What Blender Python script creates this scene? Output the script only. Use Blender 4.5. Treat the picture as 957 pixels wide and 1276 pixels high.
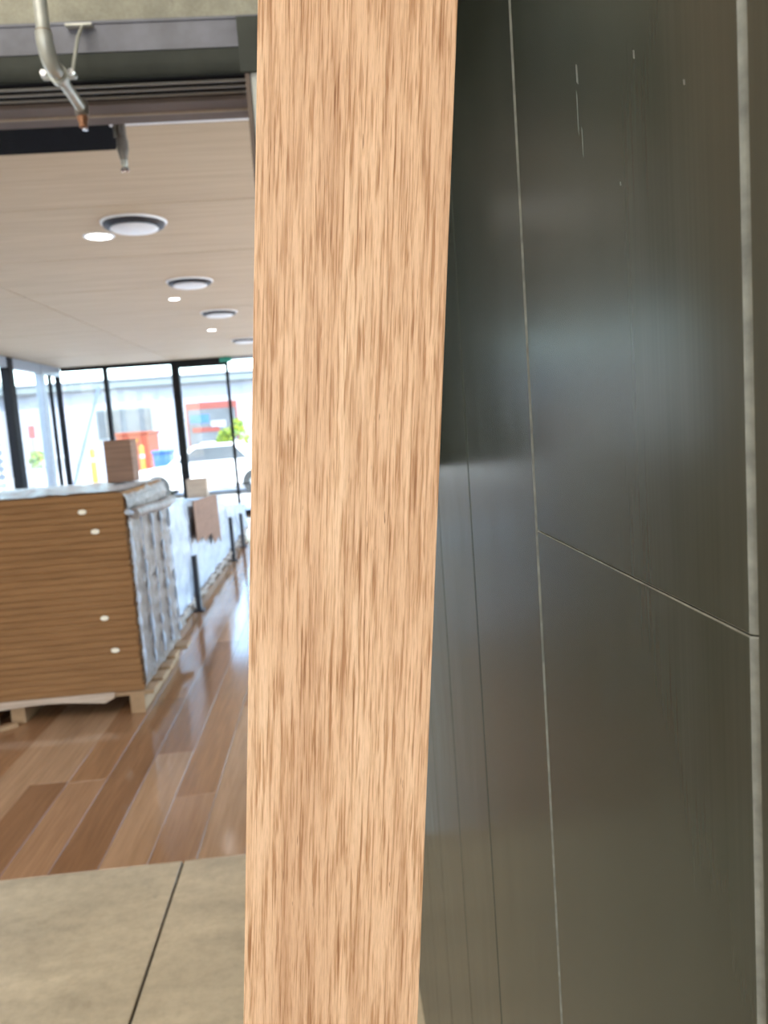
import bpy, bmesh, math, random
from mathutils import Matrix, Vector, noise

random.seed(7)
SC = bpy.context.scene
COL = SC.collection
for o in list(bpy.data.objects):
    bpy.data.objects.remove(o)

# ------------------------------------------------------------------ camera
IMG_W, IMG_H, F_PX = 957, 1276, 980.0
YAW, PITCH, ROLL = math.radians(3.66), math.radians(6.553), math.radians(-4.196)
CAM_H = 1.45
fw = Vector((math.sin(YAW) * math.cos(PITCH), math.cos(YAW) * math.cos(PITCH), -math.sin(PITCH)))
rt0 = Vector((math.cos(YAW), -math.sin(YAW), 0))
up0 = rt0.cross(fw)
rt = rt0 * math.cos(ROLL) + up0 * math.sin(ROLL)
up = -rt0 * math.sin(ROLL) + up0 * math.cos(ROLL)
cam = bpy.data.cameras.new('camera')
cam.sensor_fit = 'VERTICAL'
cam.sensor_height = 9.6
cam.lens = F_PX / IMG_H * 9.6
cam.clip_start, cam.clip_end = 0.01, 300
cam.dof.use_dof = True
cam.dof.focus_distance = 0.36
cam.dof.aperture_fstop = cam.lens / 1.6           # a 1.6 mm wide opening
camo = bpy.data.objects.new('camera', cam)
COL.objects.link(camo)
M = Matrix((rt, up, -fw)).transposed().to_4x4()
M.translation = (0, 0, CAM_H)
camo.matrix_world = M
SC.camera = camo

# ------------------------------------------------------------------ sky, sun, exposure
world = bpy.data.worlds.new('sky')
SC.world = world
world.use_nodes = True
wn = world.node_tree
sky = wn.nodes.new('ShaderNodeTexSky')
sky.sky_type = 'NISHITA'
sky.sun_disc = False
sky.sun_elevation = math.radians(52)
sky.sun_rotation = math.radians(150)
sky.air_density, sky.dust_density = 1.0, 1.2
hs = wn.nodes.new('ShaderNodeHueSaturation')            # thin high haze: a paler blue
hs.inputs['Saturation'].default_value = 1.05
wn.links.new(sky.outputs[0], hs.inputs['Color'])
wn.links.new(hs.outputs[0], wn.nodes['Background'].inputs[0])
wn.nodes['Background'].inputs[1].default_value = 0.7

sl = bpy.data.lights.new('sun', 'SUN')
sl.energy = 6.2
sl.angle = math.radians(0.53)
sl.color = (1.0, 0.95, 0.87)
so = bpy.data.objects.new('sun', sl)
COL.objects.link(so)
so.rotation_euler = Vector((-0.60, 0.50, -0.78)).to_track_quat('-Z', 'Y').to_euler()

SC.view_settings.view_transform = 'Standard'
SC.view_settings.look = 'None'
SC.view_settings.exposure = 1.0
SC.view_settings.gamma = 1.0
SC.view_settings.use_curve_mapping = False
SC.cycles.max_bounces = 14
SC.cycles.diffuse_bounces = 7
SC.cycles.transparent_max_bounces = 24
SC.cycles.sample_clamp_indirect = 4


def portal(name, loc, rot, sx, sy):
    l = bpy.data.lights.new(name, 'AREA')
    l.shape = 'RECTANGLE'
    l.size, l.size_y = sx, sy
    l.cycles.is_portal = True
    o = bpy.data.objects.new(name, l)
    COL.objects.link(o)
    o.location, o.rotation_euler = loc, rot


R90 = math.pi / 2
portal('sky_portal', (-1.5, -3.72, 1.6), (R90, 0, math.pi), 3.0, 3.2)      # opening behind the camera
portal('sky_portal', (-1.7, 14.1, 1.4), (R90, 0, 0), 6.0, 2.7)      # glazed end of the hall
portal('sky_portal', (-4.6, 9.2, 1.4), (0, -R90, 0), 2.7, 9.6)            # glazed side of the hall
portal('sky_portal', (1.75, 8.5, 1.4), (0, R90, 0), 2.7, 10.6)            # added glazing on the right side of the hall


# ------------------------------------------------------------------ material helpers
def nt(name, rough=0.5, spec=0.5):
    m = bpy.data.materials.new(name)
    m.use_nodes = True
    b = m.node_tree.nodes['Principled BSDF']
    b.inputs['Roughness'].default_value = rough
    b.inputs['IOR'].default_value = 1.5
    b.inputs['Specular IOR Level'].default_value = spec
    return m, m.node_tree.nodes, m.node_tree.links, b


def srgb(*c):
    return tuple(((v / 255) / 12.92 if v / 255 <= 0.04045 else ((v / 255 + 0.055) / 1.055) ** 2.4) for v in c) + (1,)


def coords(n, l, scale, offset_random=False):
    tc = n.new('ShaderNodeTexCoord')
    mp = n.new('ShaderNodeMapping')
    mp.inputs['Scale'].default_value = scale
    l.new(tc.outputs['Object'], mp.inputs['Vector'])
    if offset_random:
        oi = n.new('ShaderNodeObjectInfo')
        mu = n.new('ShaderNodeMath')
        mu.operation = 'MULTIPLY'
        mu.inputs[1].default_value = 57.0
        l.new(oi.outputs['Random'], mu.inputs[0])
        l.new(mu.outputs[0], mp.inputs['Location'])
    return mp


def noise_node(n, l, vec, scale=1.0, detail=4, rough=0.55, dist=0.0):
    t = n.new('ShaderNodeTexNoise')
    t.inputs['Scale'].default_value = scale
    t.inputs['Detail'].default_value = detail
    t.inputs['Roughness'].default_value = rough
    t.inputs['Distortion'].default_value = dist
    l.new(vec.outputs[0], t.inputs['Vector'])
    return t


def ramp(n, l, fac, stops):
    r = n.new('ShaderNodeValToRGB')
    e = r.color_ramp.elements
    while len(e) < len(stops):
        e.new(0.5)
    for k, (p, c) in enumerate(stops):
        e[k].position = p
        e[k].color = c if len(c) == 4 else tuple(c) + (1,)
    l.new(fac, r.inputs[0])
    return r


def mix(n, l, kind, fac, a, b):
    x = n.new('ShaderNodeMix')
    x.data_type = 'RGBA'
    x.blend_type = kind
    if isinstance(fac, float):
        x.inputs[0].default_value = fac
    else:
        l.new(fac, x.inputs[0])
    l.new(a, x.inputs[6])
    if isinstance(b, tuple):
        x.inputs[7].default_value = b
    else:
        l.new(b, x.inputs[7])
    return x


def bump(n, l, b, h, strength=0.3, dist=0.001):
    k = n.new('ShaderNodeBump')
    k.inputs['Strength'].default_value = strength
    k.inputs['Distance'].default_value = dist
    l.new(h, k.inputs['Height'])
    l.new(k.outputs[0], b.inputs['Normal'])


def plain(name, c, rough=0.5, metal=0.0, spec=0.5, var=0.12, scale=30.0):
    """a colour with a little mottling"""
    m, n, l, b = nt(name, rough, spec)
    b.inputs['Metallic'].default_value = metal
    v = noise_node(n, l, coords(n, l, (scale,) * 3), 1.0, 4)
    lo = tuple(x * (1 - var) for x in c[:3]) + (1,)
    hi = tuple(min(1, x * (1 + var)) for x in c[:3]) + (1,)
    r = ramp(n, l, v.outputs[0], [(0.3, lo), (0.7, hi)])
    l.new(r.outputs[0], b.inputs['Base Color'])
    return m


def emitter(name, c, s):
    m, n, l, b = nt(name)
    b.inputs['Base Color'].default_value = c
    b.inputs['Emission Color'].default_value = c
    b.inputs['Emission Strength'].default_value = s
    return m


def oak_plank():
    m, n, l, b = nt('oak_veneer', 0.55, 0.35)
    big = noise_node(n, l, coords(n, l, (40, 40, 5)), 1, 3, 0.5, 0.6)
    band = noise_node(n, l, coords(n, l, (230, 230, 7)), 1, 3, 0.6, 0.5)
    fine = noise_node(n, l, coords(n, l, (560, 560, 21)), 1, 3, 0.6, 0.35)
    hair = noise_node(n, l, coords(n, l, (1900, 1900, 120)), 1, 3, 0.6)
    pore = noise_node(n, l, coords(n, l, (1000, 1000, 62)), 1, 2, 0.5)
    zone = noise_node(n, l, coords(n, l, (45, 45, 10)), 1, 2, 0.5)
    c0 = ramp(n, l, big.outputs[0], [(0.30, (0.640, 0.372, 0.204)), (0.52, (0.740, 0.452, 0.258)), (0.72, (0.790, 0.505, 0.300))])
    c1 = ramp(n, l, band.outputs[0], [(0.36, (0.80, 0.73, 0.66)), (0.47, (0.95, 0.93, 0.91)), (0.58, (1.0, 1.0, 1.0))])
    c2 = ramp(n, l, fine.outputs[0], [(0.35, (0.62, 0.49, 0.36)), (0.425, (0.85, 0.79, 0.71)), (0.50, (1.03, 1.03, 1.02))])
    thin = noise_node(n, l, coords(n, l, (1050, 1050, 30)), 1, 2, 0.5, 0.3)
    c4 = ramp(n, l, thin.outputs[0], [(0.33, (0.62, 0.50, 0.38)), (0.40, (0.88, 0.83, 0.77)), (0.47, (1.0, 1.0, 1.0))])
    c3 = ramp(n, l, hair.outputs[0], [(0.35, (0.86, 0.83, 0.80)), (0.55, (1.04, 1.04, 1.03))])
    a = mix(n, l, 'MULTIPLY', 0.8, c0.outputs[0], c1.outputs[0])
    a = mix(n, l, 'MULTIPLY', 0.95, a.outputs[2], c2.outputs[0])
    a = mix(n, l, 'MULTIPLY', 0.9, a.outputs[2], c4.outputs[0])
    a = mix(n, l, 'MULTIPLY', 0.8, a.outputs[2], c3.outputs[0])
    pm = ramp(n, l, pore.outputs[0], [(0.700, (0, 0, 0)), (0.735, (1, 1, 1))])
    zm = ramp(n, l, zone.outputs[0], [(0.46, (0, 0, 0)), (0.58, (1, 1, 1))])
    pz = mix(n, l, 'MULTIPLY', 1.0, pm.outputs[0], zm.outputs[0])
    a = mix(n, l, 'MIX', pz.outputs[2], a.outputs[2], (0.20, 0.095, 0.04, 1))
    l.new(a.outputs[2], b.inputs['Base Color'])
    h = mix(n, l, 'MULTIPLY', 1.0, c2.outputs[0], c1.outputs[0])
    bump(n, l, b, h.outputs[2], 0.35, 0.0005)
    return m


def dark_board():
    m, n, l, b = nt('dark_stained_board', 0.2, 0.5)
    b.inputs['IOR'].default_value = 1.28
    g = noise_node(n, l, coords(n, l, (30, 560, 5), True), 1, 3, 0.6)
    cl = noise_node(n, l, coords(n, l, (8, 26, 5), True), 1, 3, 0.55)
    c = ramp(n, l, cl.outputs[0], [(0.3, (0.033, 0.0375, 0.0275)), (0.7, (0.041, 0.046, 0.035))])
    g2 = ramp(n, l, g.outputs[0], [(0.34, (0.90, 0.90, 0.90)), (0.62, (1.04, 1.04, 1.04))])
    a = mix(n, l, 'MULTIPLY', 0.75, c.outputs[0], g2.outputs[0])
    l.new(a.outputs[2], b.inputs['Base Color'])
    rr = ramp(n, l, cl.outputs[0], [(0.3, (0.24, 0.24, 0.24)), (0.7, (0.27, 0.27, 0.27))])
    l.new(rr.outputs[0], b.inputs['Roughness'])
    return m


def floor_wood(name, c, rough=0.11):
    m, n, l, b = nt(name, rough, 0.5)
    b.inputs['IOR'].default_value = 1.58
    g = noise_node(n, l, coords(n, l, (70, 3.0, 70), True), 1, 4, 0.6, 0.5)
    k = noise_node(n, l, coords(n, l, (9, 0.9, 9), True), 1, 3, 0.5, 0.5)
    r = ramp(n, l, g.outputs[0], [(0.3, tuple(x * 0.80 for x in c[:3])), (0.7, tuple(x * 1.12 for x in c[:3]))])
    r2 = ramp(n, l, k.outputs[0], [(0.3, (0.82, 0.80, 0.78)), (0.7, (1.05, 1.05, 1.05))])
    a = mix(n, l, 'MULTIPLY', 0.9, r.outputs[0], r2.outputs[0])
    l.new(a.outputs[2], b.inputs['Base Color'])
    bump(n, l, b, g.outputs[0], 0.06, 0.001)
    return m


def concrete(name, c, rough, scale=1.0, speck=True):
    m, n, l, b = nt(name, rough, 0.4)
    a = noise_node(n, l, coords(n, l, (2.6 * scale, 5.5 * scale, 2.6 * scale)), 1, 5, 0.6, 0.3)
    s = noise_node(n, l, coords(n, l, (26 * scale,) * 3), 1, 4, 0.7)
    d = noise_node(n, l, coords(n, l, (11 * scale,) * 3), 1, 2, 0.5)
    r = ramp(n, l, a.outputs[0], [(0.30, tuple(x * 0.76 for x in c[:3])), (0.70, tuple(x * 1.14 for x in c[:3]))])
    r2 = ramp(n, l, s.outputs[0], [(0.3, (0.80, 0.78, 0.76)), (0.62, (1.04, 1.04, 1.04))])
    x = mix(n, l, 'MULTIPLY', 0.8, r.outputs[0], r2.outputs[0])
    if speck:
        r3 = ramp(n, l, d.outputs[0], [(0.70, (0, 0, 0)), (0.78, (1, 1, 1))])
        x = mix(n, l, 'MIX', r3.outputs[0], x.outputs[2], tuple(v * 0.62 for v in c[:3]) + (1,))
    l.new(x.outputs[2], b.inputs['Base Color'])
    bump(n, l, b, s.outputs[0], 0.12, 0.004)
    return m


def ply():
    m, n, l, b = nt('plywood', 0.6, 0.2)
    g = noise_node(n, l, coords(n, l, (1.3, 20, 20), True), 1, 4, 0.6, 0.5)
    r = ramp(n, l, g.outputs[0], [(0.3, (0.45, 0.345, 0.235)), (0.7, (0.535, 0.42, 0.295))])
    l.new(r.outputs[0], b.inputs['Base Color'])
    return m


def cardboard(name, c):
    m, n, l, b = nt(name, 0.75, 0.2)
    g = noise_node(n, l, coords(n, l, (4, 4, 140), True), 1, 3, 0.5)
    k = noise_node(n, l, coords(n, l, (2.5, 6, 6), True), 1, 3, 0.5)
    r = ramp(n, l, g.outputs[0], [(0.3, tuple(x * 0.82 for x in c[:3])), (0.7, tuple(x * 1.12 for x in c[:3]))])
    r2 = ramp(n, l, k.outputs[0], [(0.3, (0.86, 0.84, 0.82)), (0.7, (1.04, 1.04, 1.04))])
    x = mix(n, l, 'MULTIPLY', 0.9, r.outputs[0], r2.outputs[0])
    l.new(x.outputs[2], b.inputs['Base Color'])
    return m


def glass():
    m = bpy.data.materials.new('window_glass')
    m.use_nodes = True
    n, l = m.node_tree.nodes, m.node_tree.links
    n.remove(n['Principled BSDF'])
    t = n.new('ShaderNodeBsdfTransparent')
    t.inputs[0].default_value = (0.93, 0.97, 0.96, 1)
    g = n.new('ShaderNodeBsdfGlossy')
    g.inputs['Roughness'].default_value = 0.02
    f = n.new('ShaderNodeFresnel')
    f.inputs[0].default_value = 1.45
    # a faint smear pattern keeps the pane from being perfectly clean
    v = noise_node(n, l, coords(n, l, (3, 3, 3)), 1, 3)
    r = ramp(n, l, v.outputs[0], [(0.3, (0.95, 0.98, 0.97)), (0.7, (0.90, 0.95, 0.94))])
    l.new(r.outputs[0], t.inputs[0])
    mx = n.new('ShaderNodeMixShader')
    ge = n.new('ShaderNodeNewGeometry')                     # reflect once, on the face that the ray enters by
    iv = n.new('ShaderNodeMath')
    iv.operation = 'SUBTRACT'
    iv.inputs[0].default_value = 1.0
    l.new(ge.outputs['Backfacing'], iv.inputs[1])
    fm_ = n.new('ShaderNodeMath')
    fm_.operation = 'MULTIPLY'
    l.new(f.outputs[0], fm_.inputs[0])
    l.new(iv.outputs[0], fm_.inputs[1])
    l.new(fm_.outputs[0], mx.inputs[0])
    l.new(t.outputs[0], mx.inputs[1])
    l.new(g.outputs[0], mx.inputs[2])
    l.new(mx.outputs[0], n['Material Output'].inputs[0])
    return m


def plastic_film(name, c, alpha, rough=0.22, sc=26.0):
    m, n, l, b = nt(name, rough, 0.9)
    v = noise_node(n, l, coords(n, l, (sc, sc * 0.8, sc * 0.6)), 1, 5, 0.7, 1.2)
    r = ramp(n, l, v.outputs[0], [(0.3, tuple(x * 0.85 for x in c[:3])), (0.7, c)])
    l.new(r.outputs[0], b.inputs['Base Color'])
    if alpha < 1:
        ra = ramp(n, l, v.outputs[0], [(0.35, (alpha - 0.15,) * 3), (0.72, (min(1, alpha + 0.25),) * 3)])
        l.new(ra.outputs[0], b.inputs['Alpha'])
    bump(n, l, b, v.outputs[0], 0.8, 0.02)
    return m


def rooflight():
    m = bpy.data.materials.new('opal_rooflight')
    m.use_nodes = True
    n, l = m.node_tree.nodes, m.node_tree.links
    n.remove(n['Principled BSDF'])
    t = n.new('ShaderNodeBsdfTranslucent')
    v = noise_node(n, l, coords(n, l, (2, 2, 2)), 1, 3)
    r = ramp(n, l, v.outputs[0], [(0.3, (0.12, 0.10, 0.07)), (0.7, (0.14, 0.115, 0.08))])
    l.new(r.outputs[0], t.inputs[0])
    l.new(t.outputs[0], n['Material Output'].inputs[0])
    return m


def leafy():
    m, n, l, b = nt('leaf_green', 0.5, 0.3)
    oi = noise_node(n, l, coords(n, l, (7, 7, 7)), 1, 2)
    r = ramp(n, l, oi.outputs[0], [(0.35, (0.06, 0.14, 0.03)), (0.65, (0.26, 0.31, 0.025))])
    l.new(r.outputs[0], b.inputs['Base Color'])
    return m


MAT = dict(
    rooflight=rooflight(),
    oak=oak_plank(), dark=dark_board(),
    concrete=concrete('concrete_floor', (0.55, 0.445, 0.30), 0.5),
    lintel=concrete('concrete_lintel', (0.36, 0.35, 0.28), 0.8, 4.0),
    asphalt=concrete('pale_pavement', (0.62, 0.60, 0.58), 0.8, 0.3),
    plaster=plain('pale_plaster', (0.62, 0.62, 0.58, 1), 0.8, var=0.04, scale=3),
    grey_wall=plain('grey_paint', (0.55, 0.57, 0.54, 1), 0.6, var=0.05, scale=6),
    black=plain('black_void', (0.006, 0.006, 0.008, 1), 0.9, spec=0.05),
    groove=plain('dark_groove', (0.05, 0.042, 0.035, 1), 0.9, spec=0.1),
    wallback=plain('black_backing', (0.02, 0.02, 0.018, 1), 0.9, spec=0.1),
    ply=ply(),
    steel=plain('painted_steel', (0.12, 0.125, 0.16, 1), 0.4, 0.0, 0.6, 0.3, 9.0),
    steel_dull=plain('dull_green_steel', (0.055, 0.06, 0.052, 1), 0.75, 0.0, 0.25, 0.2, 8.0),
    rail=plain('aluminium_rail', (0.22, 0.21, 0.19, 1), 0.5, 0.3, var=0.1),
    brown=plain('brown_timber_trim', (0.115, 0.082, 0.066, 1), 0.6, var=0.15, scale=6),
    beige=plain('beige_strip', (0.27, 0.21, 0.15, 1), 0.6, var=0.1),
    pipe=plain('galvanised_pipe', (0.50, 0.51, 0.47, 1), 0.4, 0.35, var=0.2, scale=14),
    pipe_dark=plain('dull_iron', (0.19, 0.17, 0.15, 1), 0.5, 0.4, var=0.25),
    rust=plain('rusty_brass', (0.36, 0.17, 0.09, 1), 0.5, 0.5, var=0.3, scale=60),
    chrome=plain('bright_chrome', (0.82, 0.82, 0.84, 1), 0.2, 0.9, var=0.05),
    white=plain('white_enamel', (0.78, 0.78, 0.80, 1), 0.4, var=0.03),
    dkplastic=plain('black_plastic', (0.022, 0.022, 0.028, 1), 0.45, var=0.2),
    lamp=emitter('downlight_glow', (1.0, 0.95, 0.88, 1), 9.0),
    frame=plain('dark_aluminium', (0.012, 0.011, 0.012, 1), 0.75, 0.0, 0.2, var=0.15),
    frame_grey=plain('grey_aluminium', (0.30, 0.33, 0.38, 1), 0.4, 0.3, var=0.08),
    glass=glass(),
    green=plain('green_sign', (0.02, 0.24, 0.17, 1), 0.4),
    card=cardboard('carton_cardboard', (0.29, 0.148, 0.062)),
    card2=cardboard('brown_box_board', (0.25, 0.145, 0.10)),
    card3=cardboard('pale_kraft_board', (0.52, 0.40, 0.31)),
    pallet=plain('pallet_softwood', (0.36, 0.22, 0.115, 1), 0.8, var=0.22, scale=9),
    pallet_grey=plain('weathered_softwood', (0.36, 0.29, 0.24, 1), 0.8, var=0.25, scale=9),
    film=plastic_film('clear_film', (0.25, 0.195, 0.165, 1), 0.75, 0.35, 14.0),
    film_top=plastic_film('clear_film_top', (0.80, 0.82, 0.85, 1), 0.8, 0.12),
    film_white=plastic_film('white_film', (0.44, 0.48, 0.56, 1), 1.0, 0.2, 18.0),
    fleck=plain('white_fleck', (0.85, 0.78, 0.64, 1), 0.4, var=0.03),
    pole=plain('blue_grey_pole', (0.10, 0.13, 0.18, 1), 0.5),
    edge=plain('pale_board_edge', (0.15, 0.145, 0.115, 1), 0.5, var=0.35, scale=120),
    scratch=plain('pale_scratch', (0.12, 0.12, 0.105, 1), 0.6, var=0.1),
    ext_white=plain('white_cladding', (0.245, 0.26, 0.30, 1), 0.6, var=0.02, scale=1),
    ext_cream=plain('cream_cladding', (0.78, 0.75, 0.69, 1), 0.6, var=0.02, scale=1),
    ext_grey=plain('grey_gutter', (0.13, 0.15, 0.155, 1), 0.5, var=0.05),
    ext_glass=plain('tinted_shop_glass', (0.075, 0.085, 0.095, 1), 0.6, var=0.3, scale=1.2),
    orange=plain('orange_paint', (0.20, 0.036, 0.012, 1), 0.5, var=0.05),
    yellow=plain('yellow_paint', (0.30, 0.15, 0.01, 1), 0.5, var=0.04),
    blue=plain('blue_plastic', (0.03, 0.10, 0.36, 1), 0.4, var=0.08),
    red=plain('red_paint', (0.17, 0.035, 0.025, 1), 0.5, var=0.06),
    tyre=plain('tyre_rubber', (0.03, 0.03, 0.03, 1), 0.8, var=0.2),
    car=plain('white_car_paint', (0.82, 0.82, 0.82, 1), 0.2, var=0.01),
    leaf=leafy(),
    bark=plain('stem_brown', (0.16, 0.10, 0.06, 1), 0.8, var=0.2),
)
TIMBER = [floor_wood('spotted_timber', c) for c in
          [(0.27, 0.135, 0.066), (0.37, 0.20, 0.105), (0.33, 0.165, 0.078), (0.42, 0.245, 0.135), (0.22, 0.105, 0.055)]]


# ------------------------------------------------------------------ mesh helpers
class MB:
    def __init__(self):
        self.v, self.f = [], []

    def box(self, x0, x1, y0, y1, z0, z1):
        k = len(self.v)
        self.v += [(x0, y0, z0), (x1, y0, z0), (x1, y1, z0), (x0, y1, z0), (x0, y0, z1), (x1, y0, z1), (x1, y1, z1), (x0, y1, z1)]
        self.f += [tuple(k + i for i in q) for q in ((0, 3, 2, 1), (4, 5, 6, 7), (0, 1, 5, 4), (1, 2, 6, 5), (2, 3, 7, 6), (3, 0, 4, 7))]
        return self

    def prism(self, poly, axis, a, b):
        """poly in the two other axes (in order), swept along axis from a to b"""
        k, n = len(self.v), len(poly)
        for t in (a, b):
            for p in poly:
                q = list(p)
                q.insert(axis, t)
                self.v.append(tuple(q))
        self.f.append(tuple(range(k + n - 1, k - 1, -1)))
        self.f.append(tuple(range(k + n, k + 2 * n)))
        for i in range(n):
            j = (i + 1) % n
            self.f.append((k + i, k + j, k + n + j, k + n + i))
        return self

    def lathe(self, c, prof, seg=20, axis=2):
        """prof: list of (radius, height) about the axis through c"""
        k, n = len(self.v), len(prof)
        for i in range(seg):
            a = 2 * math.pi * i / seg
            for r, h in prof:
                p = [r * math.cos(a), r * math.sin(a)]
                p.insert(axis, h)
                self.v.append((c[0] + p[0], c[1] + p[1], c[2] + p[2]))
        for i in range(seg):
            j = (i + 1) % seg
            for q in range(n - 1):
                self.f.append((k + i * n + q, k + j * n + q, k + j * n + q + 1, k + i * n + q + 1))
        self.f.append(tuple(k + i * n for i in range(seg)))
        self.f.append(tuple(k + i * n + n - 1 for i in range(seg)))
        return self

    def tube(self, pts, rad, seg=12):
        pts = [Vector(p) for p in pts]
        rads = rad if isinstance(rad, (list, tuple)) else [rad] * len(pts)
        k = len(self.v)
        d0 = (pts[1] - pts[0]).normalized()
        u = d0.orthogonal().normalized()
        for i, p in enumerate(pts):
            d = (pts[min(i + 1, len(pts) - 1)] - pts[max(i - 1, 0)]).normalized()
            u = (u - d * u.dot(d)).normalized()
            w = d.cross(u)
            for s in range(seg):
                a = 2 * math.pi * s / seg
                self.v.append(tuple(p + (u * math.cos(a) + w * math.sin(a)) * rads[i]))
        for i in range(len(pts) - 1):
            for s in range(seg):
                t = (s + 1) % seg
                self.f.append((k + i * seg + s, k + i * seg + t, k + (i + 1) * seg + t, k + (i + 1) * seg + s))
        self.f.append(tuple(k + s for s in range(seg)))
        self.f.append(tuple(k + (len(pts) - 1) * seg + s for s in range(seg)))
        return self

    def mesh(self, name, mat, bevel=0.0, smooth=False, seg=1):
        me = bpy.data.meshes.new(name)
        me.from_pydata(self.v, [], self.f)
        bm = bmesh.new()
        bm.from_mesh(me)
        bmesh.ops.recalc_face_normals(bm, faces=bm.faces)
        if bevel:
            bmesh.ops.bevel(bm, geom=bm.edges[:], offset=bevel, segments=seg, profile=0.7, affect='EDGES')
        if smooth:
            for f in bm.faces:
                f.smooth = True
            for e in bm.edges:
                if len(e.link_faces) == 2 and e.calc_face_angle() > 0.7:
                    e.smooth = False
        bm.to_mesh(me)
        bm.free()
        me.materials.append(mat)
        return me

    def build(self, name, mat, parent=None, loc=(0, 0, 0), bevel=0.0, smooth=False, seg=1):
        return put(name, self.mesh(name, mat, bevel, smooth, seg), parent, loc)


def put(name, me, parent=None, loc=(0, 0, 0), rot=(0, 0, 0)):
    o = bpy.data.objects.new(name, me)
    COL.objects.link(o)
    if parent is not None:
        o.parent = parent
    o.location = loc
    o.rotation_euler = rot
    return o


def tag(o, label, cat, group=None, kind=None):
    o['label'], o['category'] = label, cat
    if group:
        o['group'] = group
    if kind:
        o['kind'] = kind
    return o


def thing(name, label, cat, loc=(0, 0, 0), group=None, kind=None):
    return tag(put(name, None, None, loc), label, cat, group, kind)


def bx(*a):
    return MB().box(*a)


# ================================================================== THE ROOM AROUND THE CAMERA
TH = 2.606                      # where the concrete meets the timber floor
WX = 0.120                      # face of the dark boarded wall

floor = thing('floor', 'bare grey concrete floor with one straight saw-cut joint', 'floor', kind='structure')
bx(-3.75, 2.0, -3.7, TH, -0.14, -0.012).build('joint_base', MAT['groove'], floor)
bx(-3.75, -0.6165, -3.7, TH, -0.012, 0.0).build('concrete_slab', MAT['concrete'], floor, bevel=0.002)
bx(-0.6085, 2.0, -3.7, TH, -0.012, 0.0).build('concrete_slab', MAT['concrete'], floor, bevel=0.002)

# the boarded wall on the right: every board its own piece
wall = thing('wall_right', 'wall of upright dark green-grey boards with bevelled joints', 'wall', kind='structure')
bx(WX + 0.0125, WX + 0.20, -3.7, TH, 0, 4.4).build('wall_backing', MAT['wallback'], wall)
BV, GAP = 0.0023, 0.0006
sm = [0.2175, 0.4595, 0.6815, 0.890]
seams = [sm[0] - 0.232 * i for i in range(17, 0, -1)] + sm + [sm[-1] + 0.232 * i for i in range(1, 8)] + [TH]
cuts_for = {17: [1.379], 16: [0.45, 2.6], 18: [0.4, 2.7], 19: [0.5, 2.9], 15: [1.9]}
wall_boards = {}
for k in range(len(seams) - 1):
    y0, y1 = seams[k] + GAP / 2, seams[k + 1] - GAP / 2
    cuts = cuts_for.get(k, [0.4 + (k * 0.73) % 1.5, 2.9])
    zs = [0.0] + cuts + [4.4]
    for a, b in zip(zs[:-1], zs[1:]):
        za, zb = a + 0.0002, b - 0.0002
        ev = 0.0005
        prof = [(WX + 0.012, y0), (WX + BV, y0), (WX, y0 + BV), (WX, y1 - BV), (WX + BV, y1), (WX + 0.012, y1)]
        mb = MB()
        n = len(prof)
        rings = []
        for z, inset in ((za, ev), (za + ev, 0), (zb - ev, 0), (zb, ev)):
            rings.append(len(mb.v))
            for (x, y) in prof:
                xx = x + inset if x < WX + 0.01 else x
                mb.v.append((xx, y - (y0 + y1) / 2, z - (za + zb) / 2))
        for r0, r1 in zip(rings[:-1], rings[1:]):
            for i in range(n):
                j = (i + 1) % n
                mb.f.append((r0 + i, r0 + j, r1 + j, r1 + i))
        mb.f.append(tuple(rings[0] + i for i in range(n)))
        mb.f.append(tuple(rings[-1] + i for i in range(n)))
        o = mb.build('board', MAT['dark'], wall, (0, (y0 + y1) / 2, (za + zb) / 2))
        if k <= 18:                                   # paler near-side bevels and end edges on the nearer boards
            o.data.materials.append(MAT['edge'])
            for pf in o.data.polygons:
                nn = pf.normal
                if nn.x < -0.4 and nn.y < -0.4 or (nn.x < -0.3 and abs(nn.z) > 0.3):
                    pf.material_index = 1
        wall_boards[(k, round(a, 2))] = o
# small pale scuffs on the nearest boards
sb = wall_boards[(17, 1.38)]
for (y, z, dy, dz) in ((0.2935, 1.5690, 0.0010, 0.0042), (0.2945, 1.5560, 0.0005, 0.0090), (0.2905, 1.5445, 0.0004, 0.0060),
                       (0.2420, 1.5530, 0.0006, 0.0016), (0.2560, 1.5200, 0.0006, 0.0008), (0.2100, 1.5320, 0.0005, 0.0009)):
    y, z, dy, dz = y * 1.2, 1.45 + (z - 1.45) * 1.2, dy * 1.1, dz * 1.1
    m = MB()
    m.v += [(WX - 0.0001, y - dy, z - dz), (WX - 0.0001, y + dy, z - dz * 0.6), (WX - 0.0003, y + dy * 0.7, z + dz), (WX - 0.0001, y - dy * 0.5, z + dz * 0.8), (WX + 0.0005, y, z)]
    m.f += [(0, 1, 2, 3), (0, 4, 1), (1, 4, 2), (2, 4, 3), (3, 4, 0)]
    o = m.build('scratch', MAT['scratch'], sb)
    o.location = (-sb.location[0], -sb.location[1], -sb.location[2])

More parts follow.
